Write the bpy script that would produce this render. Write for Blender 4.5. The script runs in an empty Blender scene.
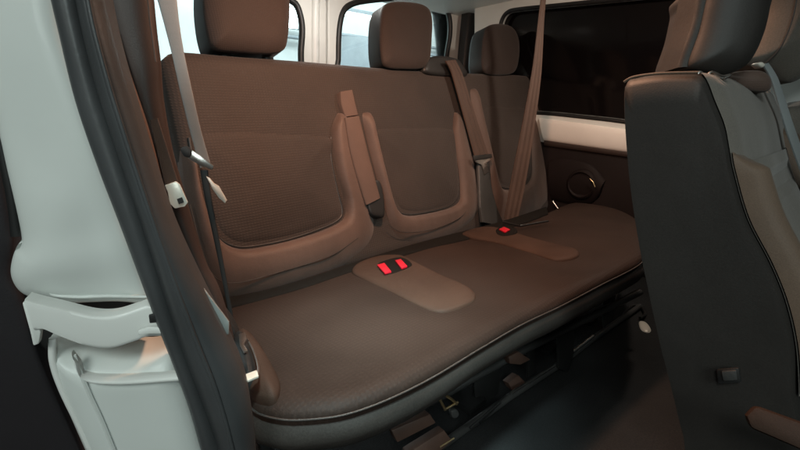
import bpy, bmesh, math, random
import numpy as np
from mathutils import Vector, noise
random.seed(3)
S=bpy.context.scene; COL=S.collection
F=430.; VX=480.; VY=113.
PIT=math.atan(VY/F); TH=math.atan(VX/math.hypot(F,VY)); H=.85
cT,sT,cP,sP=math.cos(TH),math.sin(TH),math.cos(PIT),math.sin(PIT)
CAM=np.array([0,0,H])
# ---- van frame: X = towards the van's left side, Y = towards its rear, Z up; eye at (0,0,H)
def ray(x,y):
    R=(x-400)/F; f=cP+(225-y)/F*sP; u=-sP+(225-y)/F*cP
    return np.array([R*sT+f*cT,-R*cT+f*sT,u])
class Pl:
    def __init__(s,n,p):
        s.n=np.array(n,float); s.n/=np.linalg.norm(s.n); s.p=np.array(p,float)+CAM
        a=np.array([0,0,1.]) if abs(s.n[2])<.8 else np.array([0,1.,0])
        s.u=np.cross(a,s.n); s.u/=np.linalg.norm(s.u); s.v=np.cross(s.n,s.u)
    def off(s,h):
        q=Pl(s.n,s.p-CAM); q.p=s.p+s.n*h; return q
    def hit(s,x,y):
        r=ray(x,y); t=np.dot(s.p-CAM,s.n)/np.dot(r,s.n); return CAM+r*t
    def uv(s,P): d=P-s.p; return np.stack([d@s.u,d@s.v],-1)
# ---------------------------------------------------------------- helpers
def link(o,parent=None,**k):
    COL.objects.link(o)
    if parent is not None: o.parent=parent; o.matrix_parent_inverse=parent.matrix_basis.inverted()
    for a,b in k.items(): o[a]=b
    return o
def mesh(name,vs,fs,mat,parent=None,smooth=True,**k):
    me=bpy.data.meshes.new(name); me.from_pydata([tuple(map(float,v)) for v in vs],[],fs)
    bm=bmesh.new(); bm.from_mesh(me)
    bmesh.ops.recalc_face_normals(bm,faces=bm.faces); bm.to_mesh(me); bm.free()
    me.materials.append(mat)
    if smooth:
        for p in me.polygons: p.use_smooth=True
        try: me.set_sharp_from_angle(angle=math.radians(50))
        except Exception: pass
    return link(bpy.data.objects.new(name,me),parent,**k)
def thing(name,label,cat,loc,group=None):
    o=bpy.data.objects.new(name,None); o.empty_display_size=.05; o.location=loc
    COL.objects.link(o); o['label']=label; o['category']=cat
    if group: o['group']=group
    return o
def cr(P,n=8,closed=True):
    P=[np.array(p,float) for p in P]; N=len(P); out=[]
    for i in range(N if closed else N-1):
        if closed: a,b,c,d=P[i-1],P[i],P[(i+1)%N],P[(i+2)%N]
        else: a,b,c,d=P[max(i-1,0)],P[i],P[i+1],P[min(i+2,N-1)]
        for k in range(n):
            t=k/n
            out.append(.5*((2*b)+(c-a)*t+(2*a-5*b+4*c-d)*t*t+(3*b-a-3*c+d)*t**3))
    if not closed: out.append(P[-1])
    return np.array(out)
def resamp(P,n,closed=False):
    P=np.array(P,float)
    if closed: P=np.vstack([P,P[:1]])
    L=np.r_[0,np.cumsum(np.linalg.norm(np.diff(P,axis=0),axis=1))]
    t=np.linspace(0,L[-1],n,endpoint=not closed)
    return np.stack([np.interp(t,L,P[:,i]) for i in range(P.shape[1])],-1)
def segdist(Q,O):
    A=O; B=np.roll(O,-1,0); d=np.full(len(Q),1e9)
    for a,b in zip(A,B):
        ab=b-a; l=ab@ab+1e-12; t=np.clip((Q-a)@ab/l,0,1)
        d=np.minimum(d,np.linalg.norm(Q-(a+t[:,None]*ab),axis=1))
    return d
def pad(name,px,pl,T,r,mat,parent=None,base=0.,back=.01,rings=14,puff=0.,n=8,wob=0.,wf=8.,cap=False,smooth_out=True,N=None,prof=.5,center=None,fn=None,**k):
    """cushion-like solid whose outline (seen points) lies on a real plane"""
    O=cr(px,n) if smooth_out else np.array(px,float)
    W=np.array([pl.off(base).hit(*p) for p in O])
    if N: W=resamp(W,N,True)
    uv=pl.uv(W); c=uv.mean(0) if center is None else pl.uv(pl.hit(*center)[None])[0]
    M=len(uv); fr=[ (i/rings)**1.6 for i in range(rings)]
    Q=np.vstack([c+(uv-c)*(1-f) for f in fr]+[c[None]])
    d=segdist(Q,uv); d[:M]=0; dm=d.max()
    h=T*np.clip(1-(1-np.clip(d/r,0,1))**2,0,1)**prof + puff*np.sin(np.clip(d/dm,0,1)*math.pi/2)
    if fn: h=h+fn(Q,d)
    P=pl.p+Q[:,:1]*pl.u+Q[:,1:]*pl.v
    if wob:
        h=h+np.array([noise.noise(Vector(p)*wf)*wob for p in P])*np.clip(d/r,0,1)
    P=P+(h+base)[:,None]*pl.n
    vs=list(P); fs=[]
    for j in range(rings-1):
        for i in range(M):
            a=j*M+i; b=j*M+(i+1)%M; fs.append((a,b,b+M,a+M))
    e=len(vs)-1
    for i in range(M): fs.append(((rings-1)*M+i,(rings-1)*M+(i+1)%M,e))
    if back:
        s0=len(vs); bk=P[:M]-pl.n*back
        cc=bk.mean(0)
        vs+=list(P[:M]-pl.n*back*.85); vs+=list(bk+(cc-bk)*.04)
        for i in range(M):
            fs.append((i,s0+i,s0+(i+1)%M,(i+1)%M)); fs.append((s0+i,s0+M+i,s0+M+(i+1)%M,s0+(i+1)%M))
        vs.append(cc)
        for i in range(M): fs.append((s0+M+i,s0+2*M,s0+M+(i+1)%M))
    return mesh(name,vs,fs,mat,parent,**k)
def ribbon(name,A,B,pl,T,mat,parent=None,base=0.,n=80,m=12,pw=.5,smooth_in=True,taper=0.,back=.006,plB=None,fn=None,wob=0.,prof=None,**k):
    A=cr(A,8,False) if smooth_in else np.array(A,float); B=cr(B,8,False) if smooth_in else np.array(B,float)
    q=pl.off(base); qB=plB or q
    a=resamp([q.hit(*p) for p in A],n); b=resamp([qB.hit(*p) for p in B],n)
    vs=[];fs=[]
    for i in range(n):
        s=i/(n-1); tp=1.
        if taper: tp=min(1,min(s,1-s)/taper); tp=math.sqrt(max(0,1-(1-tp)**2))
        for j in range(m):
            t=.5-.5*math.cos(math.pi*j/(m-1))
            h=T*(prof(t) if prof else math.sin(math.pi*t)**pw)*tp
            if fn: h+=fn(s,t)
            p=a[i]*(1-t)+b[i]*t
            if wob: h+=noise.noise(Vector(p)*9)*wob*math.sin(math.pi*t)
            vs.append(p+pl.n*h)
    for i in range(n-1):
        for j in range(m-1):
            v=i*m+j; fs.append((v,v+1,v+m+1,v+m))
    s0=len(vs)
    for i in range(n): vs+= [a[i]-pl.n*back,b[i]-pl.n*back]
    for i in range(n-1):
        fs.append((i*m,(i+1)*m,s0+2*i+2,s0+2*i)); fs.append((i*m+m-1,s0+2*i+1,s0+2*i+3,(i+1)*m+m-1))
        fs.append((s0+2*i,s0+2*i+2,s0+2*i+3,s0+2*i+1))
    for i in (0,n-1): fs.append(tuple([i*m+j for j in range(m)]+[s0+2*i+1,s0+2*i]))
    return mesh(name,vs,fs,mat,parent,**k)
def tube(name,P,r,mat,parent=None,seg=10,flat=1.,**k):
    P=[np.array(p,float) for p in P]; P=[p for i,p in enumerate(P) if i==0 or np.linalg.norm(p-P[i-1])>1e-5]; vs=[];fs=[]; a=None
    for i,p in enumerate(P):
        d=P[min(i+1,len(P)-1)]-P[max(i-1,0)]; d/=np.linalg.norm(d)
        if a is None:
            a=np.cross(d,[0,0,1.])
            if np.linalg.norm(a)<.1: a=np.cross(d,[0,1.,0])
        a=a-d*(a@d); a/=np.linalg.norm(a); b=np.cross(d,a)
        for s in range(seg):
            t=2*math.pi*s/seg; vs.append(p+a*math.cos(t)*r+b*math.sin(t)*r*flat)
    for i in range(len(P)-1):
        for s in range(seg):
            fs.append((i*seg+s,i*seg+(s+1)%seg,(i+1)*seg+(s+1)%seg,(i+1)*seg+s))
    fs.append(tuple(range(seg))); fs.append(tuple((len(P)-1)*seg+s for s in range(seg)))
    return mesh(name,vs,fs,mat,parent,**k)
def box(name,lo,hi,mat,parent=None,bev=.004,seg=2,**k):
    me=bpy.data.meshes.new(name); bm=bmesh.new(); bmesh.ops.create_cube(bm,size=1)
    lo=Vector(lo);hi=Vector(hi)
    for v in bm.verts: v.co=Vector([(lo[i]+hi[i])/2+v.co[i]*(hi[i]-lo[i]) for i in range(3)])
    if bev: bmesh.ops.bevel(bm,geom=bm.edges[:],offset=bev,segments=seg,profile=.7,affect='EDGES')
    bm.to_mesh(me); bm.free(); me.materials.append(mat)
    for p in me.polygons: p.use_smooth=True
    try: me.set_sharp_from_angle(angle=math.radians(40))
    except Exception: pass
    return link(bpy.data.objects.new(name,me),parent,**k)
def prism(name,px,pl,th,mat,parent=None,bev=.002,round_=True,base=0,n=6,**k):
    """flat plate: outline on the plane, th thick towards the viewer side"""
    O=cr(px,n) if round_ else np.array(px,float)
    W=np.array([pl.off(base).hit(*p) for p in O]); me=bpy.data.meshes.new(name); bm=bmesh.new()
    vs=[bm.verts.new(w) for w in W]; f=bm.faces.new(vs)
    r=bmesh.ops.extrude_face_region(bm,geom=[f]); 
    for v in r['geom']:
        if isinstance(v,bmesh.types.BMVert): v.co-=Vector(pl.n*-th)
    bmesh.ops.recalc_face_normals(bm,faces=bm.faces)
    if bev:
        es=[e for e in bm.edges if len(e.link_faces)==2 and e.calc_face_angle(0)>.9]
        bmesh.ops.bevel(bm,geom=es,offset=bev,segments=2,profile=.5,affect='EDGES',clamp_overlap=True)
    bm.to_mesh(me); bm.free(); me.materials.append(mat)
    for p in me.polygons: p.use_smooth=True
    try: me.set_sharp_from_angle(angle=math.radians(35))
    except Exception: pass
    return link(bpy.data.objects.new(name,me),parent,**k)
def holed(name,loops,pl,th,mat,parent=None,bev=.006,**k):
    cu=bpy.data.curves.new(name,'CURVE'); cu.dimensions='2D'; cu.fill_mode='BOTH'; cu.extrude=th/2; cu.bevel_depth=bev; cu.bevel_resolution=2
    for L in loops:
        uv=pl.uv(np.array([pl.hit(*p) for p in L])); sp=cu.splines.new('POLY'); sp.points.add(len(uv)-1)
        for q,w in zip(sp.points,uv): q.co=(w[0],w[1],0,1)
        sp.use_cyclic_u=True
    o=bpy.data.objects.new('tmp',cu); me=bpy.data.meshes.new_from_object(o); bpy.data.objects.remove(o)
    R=np.stack([pl.u,pl.v,pl.n],1)
    for v in me.vertices: v.co=Vector(R@np.array(v.co)+pl.p)
    me.materials.clear(); me.materials.append(mat)
    for p in me.polygons: p.use_smooth=True
    try: me.set_sharp_from_angle(angle=math.radians(40))
    except Exception: pass
    me.name=name
    return link(bpy.data.objects.new(name,me),parent,**k)
# ---------------------------------------------------------------- materials
def mat(name,col,rough=.6,metal=0,spec=.5,coat=0,sheen=0,bump=None,var=None,emit=None,estr=0,trans=0,sheen_tint=None,weave=None):
    m=bpy.data.materials.new(name); m.use_nodes=True; nt=m.node_tree; b=nt.nodes['Principled BSDF']
    b.inputs['Base Color'].default_value=(*col,1); b.inputs['Roughness'].default_value=rough
    b.inputs['Metallic'].default_value=metal; b.inputs['Specular IOR Level'].default_value=spec
    b.inputs['Coat Weight'].default_value=coat; b.inputs['Sheen Weight'].default_value=sheen
    b.inputs['Sheen Roughness'].default_value=.5
    b.inputs['Transmission Weight'].default_value=trans
    if emit: b.inputs['Emission Color'].default_value=(*emit,1); b.inputs['Emission Strength'].default_value=estr
    tc=nt.nodes.new('ShaderNodeTexCoord'); L=nt.links.new
    def tex(kind,scale,det=2,stretch=None):
        t=nt.nodes.new({'noise':'ShaderNodeTexNoise','voronoi':'ShaderNodeTexVoronoi','wave':'ShaderNodeTexWave'}[kind])
        t.inputs['Scale'].default_value=scale
        if kind=='noise': t.inputs['Detail'].default_value=det
        src=tc.outputs['Object']
        if stretch:
            mp=nt.nodes.new('ShaderNodeMapping'); mp.inputs['Scale'].default_value=stretch; L(src,mp.inputs[0]); src=mp.outputs[0]
        L(src,t.inputs['Vector']); return t
    if var:
        sc,amt=var[:2]; t=tex('noise',sc,6); mx=nt.nodes.new('ShaderNodeMix'); mx.data_type='RGBA'
        mx.inputs[6].default_value=(*[c*(1-amt) for c in col],1); mx.inputs[7].default_value=(*[min(1,c*(1+amt)) for c in col],1)
        mr=nt.nodes.new('ShaderNodeMapRange'); mr.inputs[1].default_value=.3; mr.inputs[2].default_value=.7
        L(t.outputs[0],mr.inputs[0]); L(mr.outputs[0],mx.inputs[0]); 
        if len(var)>2:   # fine fleck multiplied in
            t2=tex('noise',var[2],2); mr2=nt.nodes.new('ShaderNodeMapRange'); mr2.inputs[1].default_value=.3; mr2.inputs[2].default_value=.7; mr2.inputs[3].default_value=1-var[3]; mr2.inputs[4].default_value=1+var[3]
            L(t2.outputs[0],mr2.inputs[0]); vm=nt.nodes.new('ShaderNodeVectorMath'); vm.operation='SCALE'; L(mx.outputs[2],vm.inputs[0]); L(mr2.outputs[0],vm.inputs[3]); L(vm.outputs[0],b.inputs['Base Color'])
        else: L(mx.outputs[2],b.inputs['Base Color'])
        mr3=nt.nodes.new('ShaderNodeMapRange'); mr3.inputs[3].default_value=max(0,rough-.08); mr3.inputs[4].default_value=min(1,rough+.08); L(t.outputs[0],mr3.inputs[0]); L(mr3.outputs[0],b.inputs['Roughness'])
    if weave:
        px,pz,amt,st=weave[:4]; az=weave[4] if len(weave)>4 else 'Z'
        ws=[]
        for ax,per in (('X',px),(az,pz)):
            wv=nt.nodes.new('ShaderNodeTexWave'); wv.wave_type='BANDS'; wv.bands_direction=ax; wv.wave_profile='SIN'
            wv.inputs['Scale'].default_value=.314/per; wv.inputs['Distortion'].default_value=1.2; wv.inputs['Detail'].default_value=1; wv.inputs['Detail Scale'].default_value=.6
            L(tc.outputs['Object'],wv.inputs['Vector']); ws.append(wv)
        mu=nt.nodes.new('ShaderNodeMath'); mu.operation='MULTIPLY'; L(ws[0].outputs['Fac'],mu.inputs[0]); L(ws[1].outputs['Fac'],mu.inputs[1])
        src=b.inputs['Base Color'].links[0].from_socket
        mr4=nt.nodes.new('ShaderNodeMapRange'); mr4.inputs[2].default_value=.7; mr4.inputs[3].default_value=1-amt; mr4.inputs[4].default_value=1+amt; L(mu.outputs[0],mr4.inputs[0])
        v2=nt.nodes.new('ShaderNodeVectorMath'); v2.operation='SCALE'; L(src,v2.inputs[0]); L(mr4.outputs[0],v2.inputs[3]); L(v2.outputs[0],b.inputs['Base Color'])
        wb=nt.nodes.new('ShaderNodeBump'); wb.inputs['Strength'].default_value=st; wb.inputs['Distance'].default_value=.002; L(mu.outputs[0],wb.inputs['Height'])
    if bump:
        prev=wb if weave else None
        for kind,sc,st,dist,*ext in bump:
            t=tex(kind,sc,3,ext[0] if ext else None); bn=nt.nodes.new('ShaderNodeBump'); bn.inputs['Strength'].default_value=st; bn.inputs['Distance'].default_value=dist
            L(t.outputs[0],bn.inputs['Height'])
            if prev: L(prev.outputs[0],bn.inputs['Normal'])
            prev=bn
        L(prev.outputs[0],b.inputs['Normal'])
    return m
M_ins=mat('insert_fabric',(.031,.0225,.0185),.7,spec=.35,sheen=.12,bump=[('noise',500,.3,.001),('noise',7,.3,.01)],var=(4,.2,300,.12),weave=(.009,.007,.13,.3))
M_hr=mat('headrest_fabric',(.030,.021,.018),.72,spec=.3,sheen=.1,bump=[('noise',600,.3,.001),('noise',9,.2,.01)],var=(5,.16,400,.08),weave=(.006,.005,.07,.15))
M_smo=mat('side_fabric',(.085,.053,.041),.62,spec=.4,sheen=.15,bump=[('noise',700,.3,.001),('noise',16,.4,.007)],var=(6,.14,500,.1),weave=(.06,.004,.04,.12))
M_cush=mat('cushion_fabric',(.025,.0155,.012),.62,spec=.16,sheen=.0,bump=[('noise',500,.35,.001),('noise',8,.25,.01)],var=(4,.22,300,.15),weave=(.009,.008,.09,.15,'Y'))
M_fsb=mat('seat_bolster_fabric',(.105,.070,.048),.65,spec=.35,sheen=.1,bump=[('noise',600,.3,.001),('noise',12,.3,.006)],var=(6,.14,500,.1))
M_gfab=mat('grey_seat_fabric',(.115,.103,.088),.75,spec=.3,sheen=.2,bump=[('noise',500,.4,.001),('noise',12,.3,.006)],var=(6,.1,420,.14))
M_strip=mat('strip_fabric',(.043,.025,.018),.65,spec=.15,sheen=.0,bump=[('noise',700,.3,.001),('noise',20,.4,.006)],var=(9,.16,500,.1))
M_welt=mat('welt_cord',(.034,.028,.025),.6,bump=[('noise',300,.3,.001)])
M_skirt=mat('skirt_vinyl',(.042,.042,.041),.5,bump=[('noise',240,.35,.001),('noise',14,.3,.008)],var=(5,.15))
M_ssk=mat('skirt_fabric',(.030,.0255,.0225),.6,spec=.3,bump=[('noise',300,.3,.001),('noise',14,.3,.008)],var=(6,.2,300,.15))
M_blk=mat('black_plastic',(.014,.014,.014),.5,bump=[('noise',420,.25,.0006)],var=(4,.2))
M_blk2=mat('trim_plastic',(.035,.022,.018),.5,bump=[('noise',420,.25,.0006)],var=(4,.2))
M_back=mat('seat_side_cover',(.019,.0165,.0145),.6,bump=[('noise',420,.3,.0008),('noise',6,.4,.01)],var=(4,.15,300,.12))
M_rub=mat('seal_rubber',(.05,.053,.055),.40,spec=.5,bump=[('noise',200,.25,.0008),('noise',7,.3,.01)],var=(6,.25))
M_rubd=mat('gasket_rubber',(.012,.012,.012),.45,bump=[('noise',200,.2,.0006)])
M_gap=mat('crease_shade_housing',(.008,.007,.006),.95,spec=.1,bump=[('noise',300,.3,.001)])  # near-black for the painted crease shade and the buckle housings
M_white=mat('painted_steel',(.60,.635,.61),.38,spec=.45,coat=.1,bump=[('noise',5,.12,.01)],var=(4,.07))
M_white2=mat('door_paint',(.70,.72,.69),.42,coat=.05,bump=[('noise',6,.1,.01)],var=(5,.06))
M_ledge=mat('cream_trim',(.84,.79,.73),.5,bump=[('noise',300,.1,.0005)],var=(5,.05))
M_metal=mat('bare_steel',(.62,.60,.57),.3,metal=1,bump=[('noise',80,.2,.001)],var=(30,.1))
M_brass=mat('plated_steel',(.65,.5,.28),.35,metal=1,bump=[('noise',80,.2,.001)])
M_tongue=mat('pale_tongue',(.72,.68,.6),.35,metal=.2,bump=[('noise',90,.15,.001)])
M_red=mat('red_button',(.52,.012,.028),.4,emit=(1,.03,.06),estr=.0,bump=[('noise',90,.05,.0005)])
M_belt=mat('belt_webbing',(.070,.040,.028),.6,bump=[('wave',240,.5,.001),('noise',500,.4,.001)],var=(12,.12))
M_beltg=mat('grey_webbing',(.24,.26,.265),.45,bump=[('wave',240,.4,.001),('noise',500,.3,.001)],var=(10,.12))
M_strap=mat('pull_strap',(.10,.062,.048),.65,bump=[('wave',300,.5,.001),('noise',500,.3,.001)],var=(14,.12))
M_floor=mat('floor_mat',(.017,.0175,.018),.75,spec=.2,bump=[('noise',260,.6,.002),('noise',10,.35,.01)],var=(3,.4,200,.25))
M_rust=mat('primer_block',(.085,.045,.032),.6,bump=[('noise',120,.3,.001)],var=(14,.3))
M_wall=mat('garage_plaster',(.64,.66,.66),.8,bump=[('noise',30,.3,.005)],var=(1.5,.12))
M_gfloor=mat('garage_concrete',(.22,.22,.22),.6,bump=[('noise',30,.3,.005)],var=(2,.2))
M_beam=mat('garage_beam',(.30,.33,.36),.6,bump=[('noise',30,.2,.004)],var=(3,.15))
M_tubeL=mat('lamp_tube',(.9,.9,.9),.5,emit=(.92,1,1),estr=6)
M_lowp=mat('dark_side_trim',(.010,.006,.0055),.7,spec=.2,bump=[('noise',420,.25,.0006)],var=(4,.2))
M_sill=mat('grey_trim',(.26,.27,.26),.5,bump=[('noise',300,.2,.0005)],var=(8,.1))
M_tintm=mat('tinted_pane',(.004,.003,.003),.10,spec=.35,bump=[('noise',3,.05,.01)])
M_purple=mat('dark_door_trim',(.014,.012,.014),.5,bump=[('noise',300,.3,.001)],var=(5,.2))
# clear glass (real thin pane)
M_glass=bpy.data.materials.new('clear_glass'); M_glass.use_nodes=True
nt=M_glass.node_tree; nt.nodes.remove(nt.nodes['Principled BSDF'])
tr=nt.nodes.new('ShaderNodeBsdfTransparent'); tr.inputs[0].default_value=(.86,.93,.93,1); gl=nt.nodes.new('ShaderNodeBsdfGlossy'); gl.inputs['Roughness'].default_value=.03
fz=nt.nodes.new('ShaderNodeFresnel'); fz.inputs[0].default_value=1.35; mx=nt.nodes.new('ShaderNodeMixShader')
nt.links.new(fz.outputs[0],mx.inputs[0]); nt.links.new(tr.outputs[0],mx.inputs[1]); nt.links.new(gl.outputs[0],mx.inputs[2]); nt.links.new(mx.outputs[0],nt.nodes['Material Output'].inputs[0])
# ---------------------------------------------------------------- planes
CP=Pl((0,.06,1),(0,.6,-.45))                      # bench cushion top
BP=Pl((.10,-1,.30),(.35,1.08,-.45))               # bench backrest
Q=Pl((-.35,-1,0),(.05,.60,0))                     # body pillar at the door opening
RW=Pl((0,-1,0),(0,2.05,0))                        # rear doors
SW=Pl((-1,0,0),(2.35,0,0))                        # far side wall
FZ=H-.82-.85+.85                                  # floor height
FL=Pl((0,0,1),(0,0,-.82))
FZ=FL.p[2]
# ---------------------------------------------------------------- bench
bench=thing('bench_seat','three-place brown and charcoal fabric bench seat with three headrests, behind the door opening','bench seat',(1.0,.9,FZ))
# cushion
cush_px=[(212,318),(240,304),(300,284),(360,264),(430,246),(500,230),(545,216),(572,206),(612,211),(636,221),(645,234),(646,250),(638,265),(600,285),(560,306),(520,325),(480,348),(430,378),(385,400),(345,414),(310,419),(280,419),(254,411),(243,392),(228,350)]
cushion=pad('seat_cushion',cush_px,CP,.020,.035,M_cush,bench,back=.012,rings=50,puff=.010,N=260,wob=.004,wf=6,
  fn=lambda Q_,d:0)
# front welt and skirt
fr=[(243,392),(254,411),(280,419),(310,419),(345,414),(385,400),(430,378),(480,348),(520,325),(560,306),(600,285),(638,265),(646,250)]
fw=[CP.hit(*p) for p in cr(fr,10,False)]
tube('welt',[p+np.array([0,-.003,.001]) for p in fw],.0018,M_welt,bench)
lo=[(242,420),(258,446),(282,450),(312,450),(347,447),(388,434),(432,411),(482,381),(522,356),(562,333),(601,309),(638,284),(645,268)]
def skirt():
    a=resamp([CP.off(-.004).hit(*p) for p in cr(fr,10,False)],110); n=110; vs=[];fs=[];m=10
    for i in range(n):
        d=a[min(i+1,n-1)]-a[max(i-1,0)]; out=np.array([d[1],-d[0],0]); out/=np.linalg.norm(out)
        for j in range(m):
            t=j/(m-1); w=noise.noise(Vector((a[i][0]*6,t*2,a[i][1]*6)))*.006
            vs.append(a[i]+out*(.020*math.sin(t*math.pi*.85)+w*t-.03*t*t)+np.array([0,0,-.075*t]))
    for i in range(n-1):
        for j in range(m-1): v=i*m+j; fs.append((v,v+1,v+m+1,v+m))
    # underside closes inwards
    s0=len(vs)
    for i in range(n): vs.append(np.array([a[i][0]*.85+.16,1.05,a[i][2]-.075]))
    for i in range(n-1): fs.append((i*m+m-1,s0+i,s0+i+1,(i+1)*m+m-1))
    mesh('seat_skirt',vs,fs,M_ssk,bench)
skirt()
ribbon('seat_gap_shade',[(212,299),(250,294),(300,281),(372,257),(430,240),(500,222),(546,207)],[(214,310),(250,303),(300,289),(372,265),(430,248),(500,231),(548,214)],CP,.006,M_gap,bench,base=.026,n=80,pw=.4,back=.05)  # added black strip standing for the shade between cushion and backrest
# smooth fabric strips on the cushion
def cstrip(px,T=.006,**k):
    return pad('divider_strip',px,CP,T,.012,M_strip,bench,base=.0285,back=.03,rings=12,N=120,puff=.004,**k)
s1=cstrip([(352,272),(358,264),(378,257),(400,256),(412,261),(440,275),(465,286),(475,294),(474,301),(462,307),(446,312),(432,311),(412,303),(385,290),(362,279)])
s2=cstrip([(462,234),(480,228),(500,229),(530,238),(560,246),(576,250),(579,256),(568,260),(552,260),(525,252),(495,243),(470,238)])
s3=pad('side_bolster',[(236,338),(246,332),(256,340),(270,362),(280,384),(276,398),(262,398),(250,390),(242,365)],CP,.010,.03,M_strip,bench,base=.024,back=.03,rings=12,N=100,puff=.01)
# seams across the cushion
def seam(px,pl,off,parent,r=.0016,m=None,name='seam'):
    return tube(name,[pl.off(off).hit(*p) for p in cr(px,8,False)],r,m or M_blk,parent,seg=6)
# backrest shell
back_px=[(160,66),(166,56),(180,53),(230,57),(300,62),(370,68),(430,72),(470,74),(510,75),(536,80),(546,98),(552,125),(553,160),(551,190),(547,207),(535,214),(500,224),(440,243),(385,258),(330,272),(270,290),(232,303),(216,300),(206,270),(190,210),(172,130),(163,85)]
backrest=pad('backrest',back_px,BP,.03,.045,M_ins,bench,back=.09,rings=40,N=280,wob=.0015,wf=6,puff=.0)
def bol(A,B,T=.03,**k):
    return ribbon('bolster',A,B,BP,T,M_smo,bench,base=.020,n=160,m=24,back=.03,wob=.003,prof=lambda t:(math.sin(math.pi/2*min(1,t/.72))**.85)*(1 if t<.8 else math.sqrt(max(0,1-((t-.8)/.2)**2)))*(1-.10*max(0,(t-.5))),**k)
# near seat: U shaped bolster (outer edge, inner edge)
bol([(181,150),(186,200),(196,250),(208,284),(222,299),(250,297),(290,286),(330,272),(358,256),(372,240),(374,222),(368,195),(360,160),(352,130),(344,114)],
    [(190,150),(197,190),(207,222),(218,240),(238,249),(265,246),(295,239),(322,230),(338,222),(343,214),(342,200),(336,178),(331,150),(330,128),(336,113)],.041,taper=.05)
# middle seat
bol([(358,112),(364,140),(374,180),(384,215),(392,234),(402,243),(420,244),(445,238),(465,228),(477,214),(479,200),(477,180),(471,155),(464,130),(457,112)],
    [(368,112),(372,135),(380,170),(388,200),(395,212),(405,216),(418,215),(438,211),(450,207),(457,201),(458,192),(457,175),(454,155),(451,132),(452,112)],.037,taper=.05)
# far seat
bol([(466,88),(470,110),(478,145),(488,185),(494,212),(502,222),(515,222),(530,217),(543,208),(550,195),(552,165),(550,130),(546,105),(538,85)],
    [(474,88),(478,110),(486,145),(493,175),(497,186),(503,190),(512,189),(520,187),(527,182),(530,172),(530,150),(529,125),(529,105),(528,85)],.034,taper=.05)
# inserts
def ins(px,k0,**k):
    tube('insert_edge_shade',[BP.off(.027).hit(*p) for p in cr(list(px[k0:])+[px[0]],6,False)],.0045,M_blk,bench,seg=8)  # black tube paints the shade in the groove round the insert
    return pad('backrest_insert',px,BP,.016,.03,M_ins,bench,base=.016,back=.02,rings=24,N=160,puff=.010,**k)
ins([(189,138),(215,130),(270,131),(331,137),(331,160),(337,190),(342,210),(338,220),(320,229),(290,239),(262,245),(238,247),(220,239),(208,220),(198,188)],3)
ins([(369,130),(410,126),(452,130),(456,160),(458,190),(456,200),(445,208),(418,214),(403,214),(395,209),(386,190),(377,155)],2)
ins([(480,110),(505,106),(529,112),(530,150),(529,172),(525,182),(512,188),(503,188),(497,182),(490,158)],2)
# seam lines on bolsters
for px in ([(190,205),(202,250),(214,276),(236,283),(280,272),(330,256),(358,238)],[(388,224),(402,232),(430,230),(458,219),(470,206)]):
    seam(px,BP,.0545,bench,r=.0012,m=M_welt)
# wedge slots between the seats (dark) with the folded pull strap
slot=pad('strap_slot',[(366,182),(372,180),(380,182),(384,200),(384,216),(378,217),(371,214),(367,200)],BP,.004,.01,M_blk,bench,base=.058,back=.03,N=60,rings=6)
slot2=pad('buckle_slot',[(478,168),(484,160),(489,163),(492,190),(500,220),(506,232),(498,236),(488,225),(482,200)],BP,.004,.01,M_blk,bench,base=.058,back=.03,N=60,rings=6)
st=ribbon('pull_strap',[(345,118),(350,150),(358,180),(366,205)],[(359,116),(366,145),(373,172),(380,198)],BP,.006,M_strap,bench,base=.062,n=50,pw=.3,back=.003)
ribbon('strap_end',[(340,92),(341,104),(345,117)],[(352,90),(355,103),(358,115)],BP,.004,M_strap,st,base=.045,n=20,pw=.2,back=.02)
# headrests
def headrest(front,posts,T,back,m=M_hr,lat=None):
    hr=pad('headrest',front,BP,T,.05,m,bench,base=.03,back=.004,rings=20,N=140,puff=.012,wob=.003)
    pad('back_shell',front,BP,.004,.02,M_blk,hr,base=.024,back=back,rings=8,N=120)
    for p0,p1 in posts:
        a=BP.off(-.01).hit(*p0); b=BP.off(-.01).hit(*p1)
        po=tube('headrest_post',[a,b],.007,M_blk,bench,seg=12)
        tube('post_collar',[b-np.array([0,0,.012]),b,b+np.array([0,0,.01])],.018,M_blk,po,seg=16,flat=.7)
    return hr
headrest([(204,-22),(212,-36),(245,-40),(278,-35),(287,-20),(289,10),(287,40),(282,51),(265,54),(235,52),(214,49),(207,35),(203,5)],[((225,46),(225,58)),((268,48),(268,61))],.022,.075)
headrest([(382,10),(388,3),(405,2),(424,6),(431,18),(431,40),(429,60),(422,68),(405,69),(386,67),(381,55),(380,30)],[((392,62),(392,73)),((418,62),(418,75))],.018,.075)
headrest([(484,34),(488,26),(500,24),(512,28),(518,42),(518,60),(514,72),(503,75),(487,74),(482,66),(482,50)],[((490,68),(490,79)),((508,70),(508,81))],.016,.085)
# belt guide pod on top between middle and far seat
pad('belt_guide',[(424,63),(427,58),(440,56),(456,59),(462,66),(466,76),(440,76),(424,73)],BP,.012,.02,M_blk,bench,base=.03,back=.06,N=60,rings=8)
# red release buttons in a black buckle housing on the strip
h1=pad('buckle_housing',[(378,264),(398,258),(409,261),(411,267),(392,275),(381,272)],CP,.004,.008,M_gap,s1,base=.036,back=.01,N=50,rings=6)
for q in ([(377,266.5),(384.5,264.5),(391.5,273),(385,274.8)],[(395,262),(401,260.6),(407.5,267.8),(401.5,269.8)]):
    prism('red_button',q,CP,.006,M_red,h1,base=.040,bev=.0015,round_=False)
h2=pad('buckle_housing',[(496,230),(505,226),(516,229),(516,234),(505,237),(497,235)],CP,.004,.008,M_gap,s2,base=.036,back=.01,N=50,rings=6)
prism('red_button',[(499,230.5),(504,228),(510,230.8),(505,233.5)],CP,.006,M_red,h2,base=.040,bev=.0015,round_=False)
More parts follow.
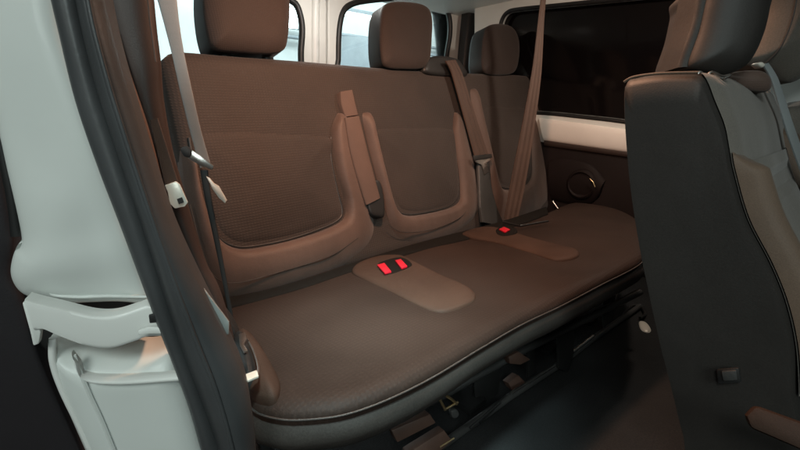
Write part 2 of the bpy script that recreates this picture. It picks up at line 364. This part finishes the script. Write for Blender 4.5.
# near-side recliner bracket and buckle
rb=pad('recliner_cover',[(233,346),(243,340),(250,346),(256,362),(258,378),(252,385),(242,384),(236,370)],CP,.03,.02,M_blk,bench,base=.03,back=.05,N=60,rings=8)
prism('latch',[(239,336),(245,334),(247,340),(244,346),(248,352),(244,354),(240,347)],CP,.004,M_metal,rb,base=.062,round_=False,bev=.001)
prism('latch_plate',[(236,380),(257,372),(259,378),(240,386)],CP,.004,M_tongue,rb,base=.062,round_=False,bev=.001)
tube('latch_rim',[CP.off(.063).hit(*p) for p in cr([(249,342),(254,352),(258,366),(258,376)],6,False)],.0016,M_metal,rb,seg=8)
# under-seat frame
UB=bench
UZ=Pl((-.3,-1,.25),(.5,.66,-.65))
zt=CP.hit(400,330)[2]-.06
for nm,x0,x1,y0,y1,z0,z1,m in (('crossmember',.42,1.9,.74,.80,zt-.05,zt+.0,M_blk),('crossmember',.42,1.9,1.0,1.05,zt-.05,zt,M_blk)):
    box(nm,(x0,y0,z0),(x1,y1,z1),m,UB)
for x in (.86,1.30,1.62):
    lg=box('leg',(x,.70,FZ+.02),(x+.035,1.05,zt),M_blk,UB)
    box('foot_rail',(x-.02,.62,FZ),(x+.055,1.12,FZ+.018),M_blk,lg)
def rod(p0,p1,z0,z1,r=.004,m=M_metal,name='metal_rail',par=UB):
    a=Pl((0,0,1),(0,0,z0)).hit(*p0); b=Pl((0,0,1),(0,0,z1)).hit(*p1)
    return tube(name,[a,b],r,m,par)
tube('floor_rail',[FL.off(.012).hit(*p) for p in ((440,447),(511,396),(555,368),(593,339),(640,306))],.011,M_skirt,UB)
for q in ([(556,300),(572,300),(572,352),(566,372),(556,368)],[(601,290),(614,286),(612,318),(602,328)],[(470,346),(500,338),(497,392),(474,412)],[(524,330),(533,326),(533,372),(526,378)]):
    prism('leg_plate',q,UZ,.01,M_blk,UB,base=-.14,round_=False,bev=.003)
tube('torsion_bar',[UZ.off(-.10).hit(*p) for p in ((430,402),(520,352),(640,292))],.012,M_skirt,UB)
rod((511,393),(555,365),-.79,-.79,.004); rod((571,353),(593,336),-.79,-.79,.006); rod((611,308),(619,286),-.70,-.60,.005,name='front_stay')
rod((480,423),(506,396),-.80,-.80,.003,M_blk); rod((500,402),(470,428),-.76,-.78,.004,M_blk)
def blk(px,m,name='mounting_block',th=.03,base=0): return prism(name,px,UZ,th,m,UB,base=base,round_=False,bev=.003)
blk([(386,425),(424,409),(430,418),(392,437)],M_rust)
blk([(402,447),(438,425),(446,436),(416,460),(402,460)],M_rust)
blk([(502,354),(512,349),(524,357),(514,362),(503,361)],M_rust,base=-.10)
blk([(502,380),(512,372),(524,384),(510,394)],M_rust,base=-.16)
tube('tie_down_ring',[UZ.off(.04).hit(*p) for p in cr([(445,409),(440,399),(443,395),(450,398),(457,404)],6,False)],.0035,M_brass,UB,seg=8)
tube('ring_bar',[UZ.off(.04).hit(*p) for p in ((444,410),(458,402))],.0032,M_brass,UB,seg=8)
pad('guide_roller',[(451,411),(456,409),(459,414),(456,418),(452,417)],UZ,.003,.006,M_skirt,UB,base=.03,N=30,rings=5)
tube('ring_bar',[UZ.off(.03).hit(*p) for p in ((440,447),(454,438))],.0025,M_brass,UB,seg=8)
tube('adjuster_cable',[UZ.off(-.12).hit(*p) for p in cr([(486,340),(498,346),(508,338),(520,352),(530,346),(534,338)],6,False)],.006,M_blk,UB,seg=8)
pad('bolt_cover',[(544,330),(549,329),(551,334),(547,337)],UZ,.005,.008,M_tongue,UB,base=-.12,N=30,rings=5)
# ---------------------------------------------------------------- belts (own things)
def one(o,label,cat,group=None):
    o['label']=label; o['category']=cat
    if group: o['group']=group
    return o
bt=thing('seat_belt','brown belt strap with steel tongue down between middle and far bench seat','seat belt',tuple(BP.hit(478,165)),'seat belts of the bench')
ribbon('webbing',[(445,61),(451,72),(458,96),(466,125),(475,158)],[(455,60),(462,74),(469,96),(478,125),(489,158)],BP,.003,M_belt,bt,base=.066,n=50,m=20,pw=.2,back=.002,fn=lambda s,t:.0016*math.cos(t*6*math.pi))
tg=prism('tongue',[(474,158),(488,156),(490,160),(486,163),(488,172),(484,175),(481,165),(475,162)],BP,.004,M_metal,bt,base=.074,round_=False,bev=.001)
prism('tongue_grip',[(472,156),(490,154),(491,158),(473,161)],BP,.008,M_blk,tg,base=.076,round_=False,bev=.0015)
ribbon('buckle_stalk',[(478,163),(479,185),(480,205),(482,222)],[(488,162),(491,185),(497,208),(506,228)],BP,.008,M_beltg and M_skirt,bt,base=.066,n=40,pw=.4,back=.01)
PB=Pl((-.5,-1,.16),(1.62,1.10,-.44))
b2=thing('seat_belt','long taut brown belt from the roof down to the far bench place','seat belt',tuple(PB.hit(514,215)),'seat belts of the bench')
ribbon('webbing',[(542,-12),(538,20),(532,70),(521,130),(511,180),(504,219)],[(547,-12),(544,20),(541,75),(534,130),(526,180),(517,222)],PB,.002,M_belt,b2,n=60,m=20,pw=.2,back=.0015,fn=lambda s,t:.0016*math.cos(t*6*math.pi))
tube('anchor_loop',[CP.off(.045).hit(*p) for p in ((503,222),(520,226),(548,221))],.004,M_blk,b2)
PA=Pl((-.35,-1,.1),(.27,.95,-.1))
tube('anchor_pin',[PA.off(-.9).hit(*p) for p in ((552,201),(558,208))],.004,M_metal,b2)
b3=thing('seat_belt','silvery grey belt hanging in front of the rear window at the near bench end','seat belt',tuple(PA.hit(205,180)),'seat belts of the bench')
ribbon('webbing',[(154,-12),(163,20),(172,55),(181,95),(191,135),(200,168)],[(176,-12),(179,20),(184,52),(192,90),(201,130),(211,165)],PA,.002,M_beltg,b3,n=60,pw=.2,back=.0015)
prism('tongue',[(188,150),(192,150),(200,155),(214,166),(212,170),(198,164),(188,158)],PA,.005,M_metal,b3,base=.006,round_=False,bev=.001)
prism('tongue_grip',[(181,149),(187,146),(192,151),(190,157),(184,156)],PA,.009,M_blk,b3,base=.006,bev=.001)
prism('lower_tongue',[(206,176),(210,178),(214,183),(219,186),(227,200),(225,203),(219,198),(213,190)],PA,.005,M_tongue,b3,base=.012,round_=False,bev=.001)
ribbon('lower_webbing',[(200,170),(205,200),(216,250),(226,300),(234,345)],[(208,170),(212,200),(221,248),(230,298),(238,343)],PA,.002,M_blk,b3,base=.004,n=40,pw=.2,back=.001)
PT=Pl((-.35,-1,0),(.13,.70,0))
bk=prism('spare_tongue',[(165,185),(176,181),(180,184),(188,202),(185,206),(175,208),(170,203),(168,192)],PT,.004,M_tongue,None,base=.016,round_=False,bev=.001)
one(bk,'pale metal belt tongue hanging beside the black door seal','belt tongue')
prism('tongue_slot',[(177,199),(182,197),(184,202),(179,204)],PT,.002,M_blk,bk,base=.0205,round_=False,bev=0)
ribbon('tongue_loop',[(150,120),(157,150),(165,184)],[(158,118),(168,150),(178,181)],PT,.002,M_belt,bk,base=.010,n=30,pw=.2,back=.001)
# ---------------------------------------------------------------- van body
van=thing('van_body','white van body with grey door seal and rear door windows around the bench','van',(0,.6,FZ))
# near pillar, upper swelling panel
def swell(q,d):
    c1=pl_uv(52,262); c2=pl_uv(60,215)
    return .010*np.exp(-((q-c1)**2/np.array([.07,.03])**2).sum(1))+.008*np.exp(-((q-c2)**2/np.array([.03,.05])**2).sum(1))
def pl_uv(x,y): return Q.uv(Q.hit(x,y)[None])[0]
upper=pad('door_pillar',[(-40,-40),(20,-40),(54,-40),(66,30),(92,110),(122,200),(150,285),(165,318),(150,306),(120,301),(70,302),(40,298),(22,290),(14,272),(17,250),(24,242),(19,215),(8,170),(-4,120),(-30,40)],Q,.014,.028,M_white,van,back=.05,rings=60,N=260,center=(75,150),fn=swell)
tube('pillar_lip',[Q.off(.014).hit(*p) for p in cr([(50,290),(54,295),(78,297),(110,296),(155,297)],8,False)],.0022,M_white,upper)
# dark gap behind
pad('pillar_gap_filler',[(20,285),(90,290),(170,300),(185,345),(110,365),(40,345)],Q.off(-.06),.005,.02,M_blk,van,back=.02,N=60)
# check strap / catch bracket
cat=ribbon('catch_bracket',[(25,299),(40,303),(62,308),(92,315),(115,315),(138,308),(150,305),(175,309)],[(35,330),(44,329),(60,336),(85,345),(110,348),(135,341),(150,336),(178,337)],Q,.003,M_white2,van,base=.04,n=60,m=10,pw=.2,back=.02)
prism('bracket_tab',[(25,299),(32,300),(44,328),(42,340),(36,342),(33,328)],Q,.01,M_white2,cat,base=.03,bev=.002,round_=False)
prism('bracket_step',[(138,329),(150,325),(172,326),(172,332),(150,332),(139,334)],Q,.006,M_white2,cat,base=.05,round_=False,bev=.002)
prism('bracket_notch',[(149,314),(158,312),(160,321),(150,322)],Q,.004,M_blk,cat,base=.051,round_=False,bev=.001)
# lower body box
lowr=pad('lower_pillar',[(50,338),(72,346),(110,352),(150,352),(175,350),(190,380),(215,470),(215,500),(110,500),(92,460),(70,410),(54,372)],Q,.03,.035,M_white,van,back=.05,rings=20,N=160,prof=.5)
ribbon('pillar_ledge',[(72,352),(82,372),(120,376),(180,372)],[(80,362),(88,380),(122,384),(182,380)],Q,.008,M_white2,lowr,base=.03,n=50,pw=.6)
seam([(74,355),(88,390),(104,425),(122,470)],Q,.031,lowr,r=.0025,m=M_white)
tube('panel_hem',[Q.off(.02).hit(*p) for p in cr([(53,338),(53,360),(62,388),(82,430),(98,466)],8,False)],.004,M_white2,van)
# seal
sA=[(48,-12),(58,30),(75,100),(97,165),(120,225),(145,292),(160,332),(175,370),(190,412),(206,470)]
sM=[(74,-12),(82,30),(97,90),(118,155),(142,225),(162,290),(180,345),(195,385),(210,425),(224,470)]
sB=[(103,-12),(112,30),(130,95),(150,160),(172,225),(200,286),(225,335),(243,375),(252,410),(258,470)]
seal=ribbon('door_seal',sM,sB,Q,.028,M_rub,van,base=.05,n=120,m=18,pw=.6,back=.05,wob=.003)
ribbon('seal_lip',sA,[(x+4,y) for x,y in sM],Q,.012,M_rub,seal,base=.05,n=120,m=12,pw=.5,back=.03,wob=.002)
tube('seal_rib',[Q.off(.0775).hit(x*.6+z*.4,y) for (x,y),(z,_) in zip(cr(sM,8,False),cr(sB,8,False))],.0025,M_rub,seal)
# inner trims right of the seal
Q2=Pl((-.35,-1,0),(.14,.80,0)); 
ribbon('pillar_trim',[(96,-12),(106,30),(122,80),(142,140),(165,205),(195,272),(222,330),(245,380),(255,450)],[(152,-12),(156,30),(160,62),(163,100),(172,150),(186,200),(205,262),(226,310),(262,455)],Q2,.02,M_blk2,van,n=100,m=14,pw=.5,back=.02)
ribbon('trim_edge',[(110,30),(124,80),(138,125),(152,170),(163,200)],[(117,30),(133,80),(148,125),(160,170),(166,198)],Q2,.012,M_strap,van,base=.02,n=60,pw=.6)
tube('trim_highlight_bead',[Q2.off(.03).hit(*p) for p in ((147,-12),(150,20),(156,62))],.0016,M_strap,van)
prism('sill_corner_trim',[(198,283),(203,286),(229,320),(229,333),(212,336)],Q,.006,M_sill,van,base=.028,bev=.002,round_=False)
# near lower side inside, dark
ribbon('quarter_trim',[(166,205),(185,240),(200,275),(214,310),(232,350),(246,400),(254,470)],[(182,205),(200,250),(216,300),(236,330),(244,352),(256,400),(280,470)],Q2.off(-.04),.01,M_blk,van,n=60,back=.05)
# rear doors
def rr(px,n=6): return cr(px,n)
hole1=[(60,-70),(200,-76),(268,-70),(286,-8),(297,6),(302,26),(301,50),(299,80),(280,84),(220,82),(150,80),(60,80)]
hole2=[(338,110),(338,60),(339,30),(343,12),(352,4),(372,0),(410,-3),(432,-4),(443,4),(449,16),(450,34),(446,62),(443,110)]
d1=holed('rear_door',[[(40,-110),(323,-110),(323,120),(40,120)],rr(hole1)],RW,.03,M_white2,van,bev=.008)
d2=holed('rear_door',[[(327,-110),(468,-110),(462,150),(327,150)],rr(hole2)],RW,.03,M_white2,van,bev=.008)
def gasket(h,par):
    P=[RW.off(.022).hit(*p) for p in rr(h)]; P.append(P[0]); P.append(P[1]); tube('window_gasket',P,.016,M_rubd,par,seg=10)
gasket(hole1,d1); gasket(hole2,d2)
def pane(h,par):
    prism('window_pane',rr(h),RW,.004,M_glass,par,base=-.004,bev=0,round_=False)
pane(hole1,d1); pane(hole2,d2)
ribbon('door_press_line',[(312,-20),(311,20),(311,75)],[(320,-20),(319,20),(319,75)],RW,.02,M_white2,d1,base=.02,n=30)
prism('door_gap_seal',[(320,-20),(329,-20),(329,110),(320,110)],RW,.02,M_rubd,van,base=-.02,round_=False)
# dark corner column
pc=ribbon('corner_column',[(470,-12),(467,20),(464,50),(461,90)],[(489,-12),(484,20),(481,45),(485,90)],RW.off(.12),.03,M_blk,van,n=40,pw=.5,back=.05)
# far side wall with its dark window
win=[(500,32),(502,20),(508,12),(520,9),(560,5),(610,0),(650,-4),(675,-6),(684,2),(686,20),(683,60),(678,90),(668,110),(655,124),(600,119),(552,114),(520,112),(502,108),(498,90),(498,60)]
fw_=holed('side_wall',[[(478,-60),(760,-120),(760,160),(560,150),(478,136)],rr(win,5)],SW,.03,M_white2,van,bev=.012)
prism('side_window',[((x-590)*1.03+590,(y-60)*1.03+60) for x,y in rr(win,5)],SW,.004,M_tintm,fw_,base=-.03,bev=0,round_=False)
P=[SW.off(.02).hit(*p) for p in rr(win,5)]; P.append(P[0]); tube('window_gasket',P,.012,M_rubd,fw_)
ribbon('window_ledge',[(540,118),(580,123),(630,130),(700,138)],[(545,141),(580,146),(630,153),(700,162)],SW,.02,M_ledge,van,base=.03,n=40,pw=.3,back=.04)
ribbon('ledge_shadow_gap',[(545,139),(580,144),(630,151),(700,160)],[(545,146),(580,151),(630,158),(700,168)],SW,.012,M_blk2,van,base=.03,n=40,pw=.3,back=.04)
prism('lower_side_panel',[(478,130),(545,142),(700,160),(740,330),(600,300),(478,240)],SW,.02,M_lowp,van,base=.01,round_=False)
ho=SW.off(.03).hit(583,184)
def disc(nm,c,r,d,m,par,seg=40):
    vs=[];fs=[]; prof=[(r,0),(r,d*.5),(r*.93,d*.9),(r*.8,d),(r*.7,d*.7),(r*.4,d*.6),(0.001,d*.62)]
    for a,b in prof:
        for s in range(seg): t=2*math.pi*s/seg; vs.append(c+np.array([-b,a*math.cos(t),a*math.sin(t)]))
    for i in range(len(prof)-1):
        for s in range(seg): fs.append((i*seg+s,i*seg+(s+1)%seg,(i+1)*seg+(s+1)%seg,(i+1)*seg+s))
    return mesh(nm,vs,fs,m,par)
sp=disc('cup_recess',ho,.085,.035,M_lowp,van)
ribbon('arm_trim',[(550,160),(565,158),(590,164),(606,180)],[(552,200),(570,204),(590,204),(600,196)],SW,.03,M_lowp,van,base=.03,n=30,pw=.6)
tube('recess_rim',[SW.off(.085).hit(*p) for p in cr([(590,179),(593,182),(595,187)],6,False)],.003,M_brass,sp)
tube('trim_pin',[SW.off(.10).hit(*p) for p in ((552.5,201),(559,210))],.004,M_metal,van)
# roof & floor
box('roof_lining',(.18,-1.2,H+.62),(2.5,2.1,H+.66),M_ledge,van)
fo=box('floor',(.02,-3,FZ-.05),(2.4,2.1,FZ),M_floor,None,bev=.002); fo['kind']='structure'
pad('floor_bolt_cover',[(639,322),(646,323),(651,330),(648,333),(641,330)],FL,.006,.01,M_tongue,van,N=30,rings=5)
tube('cable_loop',[FL.off(.012).hit(*p) for p in cr([(622,318),(630,307),(640,306),(645,314),(640,318)],6,False)],.006,M_blk,van,seg=8)
# outer sliding door edge at the far left
QD=Pl((-.5,-1,0),(-.12,.52,0))
od=ribbon('sliding_door_edge',[(-80,-20),(-70,100),(-60,200),(-60,300),(-60,470)],[(-20,-20),(-6,100),(6,180),(14,235),(12,270),(24,300),(36,345),(54,390),(76,440),(92,475)],Q.off(-.05),.01,M_purple,None,n=80,m=14,pw=.4,back=.03)
one(od,'dark purplish open sliding door edge at far left beside white pillar','door')
tube('door_glass_edge',[Q.off(-.035).hit(*p) for p in cr([(-4,120),(4,160),(12,200),(16,236)],6,False)],.005,M_rubd,od)
# ---------------------------------------------------------------- foreground seat
XS=.78
P1=Pl((-1,0,0),(XS,0,0))
fs_=thing('front_row_seat','grey fabric seat with dark side cover in the right foreground','seat',(XS+.25,.25,FZ))
side=[(622,84),(630,78),(660,73),(696,73),(704,80),(712,100),(722,125),(727,150),(731,172),(745,220),(768,265),(784,305),(794,350),(795,400),(800,470),(700,490),(682,440),(672,400),(658,345),(646,290),(636,240),(627,180),(622,120)]
def body():
    O=resamp([P1.hit(*p) for p in cr(side,6)],170,True); c=O.mean(0); vs=[];fs=[]; M=len(O)
    prof=[(.86,0),(.955,.0),(.985,.008),(1.,.022),(1.,.5),(.99,.53),(.95,.54)]
    for s,x in prof:
        for p in O:
            q=c+(p-c)*s; vs.append(q+np.array([x,0,0]))
    for j in range(len(prof)-1):
        for i in range(M): fs.append((j*M+i,j*M+(i+1)%M,(j+1)*M+(i+1)%M,(j+1)*M+i))
    # flat side, slightly dished
    vs.append(c+np.array([.006,0,0])); e=len(vs)-1
    for i in range(M): fs.append((i,e,(i+1)%M))
    vs.append(c+np.array([.54,0,0])); e=len(vs)-1; b=(len(prof)-1)*M
    for i in range(M): fs.append((b+i,b+(i+1)%M,e))
    return mesh('side_cover',vs,fs,M_back,fs_)
body()
# fabric front, lofted along the seat's width from the seam curve
sc=[(696,72.5),(700,74),(706,84),(712,100),(722,125),(727,150),(731,172),(745,220),(768,265),(784,305),(794,350),(797,400)]
def front(name,x0,x1,h,m,s0=0.,s1=1.,nx=26,ns=110,par=None,x0f=None):
    C=resamp([P1.hit(*p) for p in cr(sc,8,False)],400); vs=[];fs=[]
    for i in range(ns):
        s=s0+(s1-s0)*i/(ns-1); k=int(s*399); p=C[k]; d=C[min(k+3,399)]-C[max(k-3,0)]
        nn=np.array([0,d[2],-d[1]]); nn/=np.linalg.norm(nn)
        if nn[1]>0: nn=-nn
        for j in range(nx):
            t=j/(nx-1); x=x0+(x1-x0)*t
            if x0f: x+=x0f(s)*(1-t)
            w=noise.noise(Vector((x*9,p[1]*9,p[2]*9)))*.004
            vs.append(p+np.array([x,0,0])+nn*(h(s,t)+w*math.sin(math.pi*t)))
    for i in range(ns-1):
        for j in range(nx-1): v=i*nx+j; fs.append((v,v+1,v+nx+1,v+nx))
    b0=len(vs)
    return mesh(name,vs,fs,m,par or fs_)
rnd=lambda t,pw=.4: max(0,math.sin(math.pi*t))**pw
front('backrest_fabric',.012,.535,lambda s,t:.001+.016*rnd(t,.3)*min(1,s*14),M_gfab)
front('bolster',.010,.060,lambda s,t:.004+.036*rnd(t)*min(1,(s-.26)*14),M_fsb,.262,.99)
front('bolster',.43,.53,lambda s,t:.004+.040*rnd(t)*min(1,(s-.20)*14),M_fsb,.205,.99)
front('backrest_insert',.062,.42,lambda s,t:.010+.016*rnd(t,.3)*min(1,abs(s-.40)*18+.0),M_gfab,.30,.99)
tube('top_welt',[P1.off(.004).hit(*p) for p in cr([(624,82),(634,77),(660,73.5),(698,72.5)],6,False)],.0022,M_fsb,fs_,seg=8)
lv=prism('recline_lever',[(717,368),(740,366),(742,381),(719,383)],P1,.008,M_blk,fs_,base=.004,bev=.003,round_=False)
prism('lever_grip',[(722,370),(737,369),(738,379),(724,380)],P1,.006,M_skirt,lv,base=.013,bev=.002,round_=False)
PC=Pl((-1,-.2,.5),(XS-.05,0,-.3))
prism('cushion_side',[(744,414),(753,404),(830,432),(830,462),(790,444),(748,426)],PC,.02,M_strip,fs_,bev=.006,round_=False)
# its headrest
PH=Pl((-.75,-.8,.1),(XS+.12,.20,.2))
hd=pad('headrest',[(712,-20),(707,0),(700,30),(689,62),(692,70),(712,74),(732,73),(748,62),(760,38),(767,10),(772,-30)],PH,.02,.035,M_back,fs_,back=.10,rings=16,N=100,puff=.01)
ribbon('headrest_side',[(700,-20),(692,20),(682,50),(676,68)],[(716,-20),(710,10),(700,40),(691,68)],PH,.01,M_ssk,hd,base=-.012,n=40,back=.05)
tube('headrest_wire',[PH.off(.035).hit(*p) for p in cr([(696,77),(700,72),(706,76),(712,72),(722,76),(730,75),(724,79)],6,False)],.002,M_metal,fs_,seg=6)
# neighbour seat headrest and top beyond
PN=Pl((-.75,-.8,.1),(XS+.42,.20,.2))
nb=thing('neighbour_seat','pale taupe headrest and shoulder of the next seat at the top right corner','seat',tuple(PN.hit(790,110)))
pad('headrest',[(738,60),(752,46),(766,16),(772,-20),(850,-30),(850,40),(806,74),(786,83),(770,70),(752,68)],PN,.03,.06,M_gfab,nb,back=.10,rings=18,N=120,puff=.012)
seam([(765,64),(780,48),(792,20),(798,-10)],PN,.036,nb)
pad('post_cover',[(724,77),(735,72),(760,71),(770,80),(766,92),(740,88)],PH.off(-.05),.012,.02,M_smo,nb,back=.04,N=50,rings=8)
prism('window_glare_plate',[(765,84),(812,72),(812,112),(772,112)],PN.off(-.12),.01,M_white2,van,round_=False)  # white plate standing in for the bright outside seen through a window
pad('shoulder',[(783,112),(800,106),(840,104),(900,200),(900,420),(850,420),(812,260),(796,190),(786,150)],PN.off(-.02),.02,.04,M_gfab,nb,back=.08,N=100,rings=12)
b4=thing('seat_belt','narrow pale belt draped over the grey foreground seat shoulder','seat belt',tuple(PH.hit(775,90)))
PBF=Pl((-.5,-1,.1),(XS+.30,.13,0))
ribbon('webbing',[(762,64),(770,78),(777,100),(786,130),(800,170),(815,210)],[(768,63),(777,77),(785,100),(795,130),(809,168),(825,208)],PBF,.002,M_beltg,b4,n=50,pw=.2,back=.0015)
pad('belt_clip',[(757,64),(761,62),(764,65),(761,68)],PBF,.004,.005,M_tongue,b4,base=.004,N=24,rings=4)
# ---------------------------------------------------------------- garage outside
def slab(nm,lo,hi,m): o=box(nm,lo,hi,m,None,bev=0); o['kind']='structure'; return o
slab('ground',(-12,-8,FZ-.55),(14,12,FZ-.45),M_gfloor)
slab('wall_rear',(-12,7,FZ-.45),(14,7.2,4.2),M_wall)
slab('ceiling',(-12,1.5,4.2),(14,7.2,4.3),M_wall)
slab('wall_side',(13,-8,FZ-.45),(13.2,7,4.2),M_wall)
pp=thing('pipe_run','grey pipes along the pale garage wall seen through the rear windows','pipes',(4,6.9,2.3))
for z in (2.05,2.2): tube('pipe',[(3.4,6.85,z),(10,6.85,z)],.03,M_beam,pp)
for i,(x,y,z) in enumerate(((3.2,6.0,2.35),(3.2,5.2,2.55))):
    t=thing('strip_light',['long lit tube lamp seen through the right rear window','second lit tube lamp hanging nearer in the right rear window'][i],'lamp',(x,y,z),'garage strip lights')
    box('tube',(x-.3,y-.03,z-.03),(x+2.2,y+.03,z+.03),M_tubeL,t,bev=.01); box('housing',(x-.35,y-.06,z+.031),(x+2.25,y+.06,z+.08),M_beam,t)
GP=Pl((0,-1,0),(0,6.6,0))
wp=prism('wall_panel',[(287,8),(297,9),(297,29),(288,28)],GP,.03,M_tubeL,None,round_=False,bev=.004); one(wp,'small bright lit panel seen right of the nearest headrest','light panel')
gd=prism('roller_shutter',[(336,36),(374,38),(374,95),(336,95)],GP,.05,M_beam,None,round_=False,bev=.004); one(gd,'grey shutter on the garage wall seen left of the middle headrest','shutter')
# ---------------------------------------------------------------- lights
def area(nm,loc,tgt,size,power,col,sy=None):
    l=bpy.data.lights.new(nm,'AREA'); l.energy=power; l.color=col; l.size=size
    if sy: l.shape='RECTANGLE'; l.size_y=sy
    o=bpy.data.objects.new(nm,l); o.location=loc; d=Vector(tgt)-Vector(loc); o.rotation_euler=d.to_track_quat('-Z','Y').to_euler(); COL.objects.link(o); return o
area('garage_lamp',(-1.1,-.5,H+1.15),(.1,.7,.5),.6,22,(.91,1,.96))
a=area('door_fill',(.10,.18,H+.66),(.55,.64,.40),.12,2.4,(.74,1,1)); a.data.spread=math.radians(36)  # unseen fill, added for the cool sheen on the cushion front
b_=area('low_fill',(-.3,-1.3,H+.6),(.7,.68,.4),.5,1.8,(.86,1,.97)); b_.data.spread=math.radians(60)  # unseen fill from low outside, added to lift the cushion front and skirt
a=area('dome_lamp',(.80,.64,H+.60),(.85,1.05,.35),.09,14,(1,.54,.34))
area('far_side_fill',(1.75,.5,H+.58),(1.9,1.1,.5),.09,5.5,(1,.84,.70))  # unseen fill, added to light the far seat in a neutral tone
area('cargo_fill',(1.2,1.6,H+.58),(1.2,1.9,.9),.2,2.6,(1,1,.96))  # made-up fill in the load area, brightens the rear doors
area('garage_rear_lamp',(2.5,4.4,3.9),(2.5,6.5,1.5),3,430,(.93,1,1))
area('garage_rear_lamp',(7.5,4.4,3.9),(7.5,6.5,1.5),3,430,(.93,1,1))
w=bpy.data.worlds.new('World'); S.world=w; w.use_nodes=True
w.node_tree.nodes['Background'].inputs[0].default_value=(.7,.9,.95,1); w.node_tree.nodes['Background'].inputs[1].default_value=.02
# ---------------------------------------------------------------- camera
cd=bpy.data.cameras.new('camera'); cd.sensor_width=36; cd.lens=36*F/800; cd.clip_start=.02; cd.clip_end=100
co=bpy.data.objects.new('camera',cd); COL.objects.link(co); co.location=(0,0,H)
fwd=Vector((cP*cT,cP*sT,-sP)); co.rotation_euler=fwd.to_track_quat('-Z','Y').to_euler(); S.camera=co
S.view_settings.view_transform='Standard'; S.view_settings.look='None'; S.view_settings.gamma=1; S.view_settings.exposure=0
S.render.engine='CYCLES'
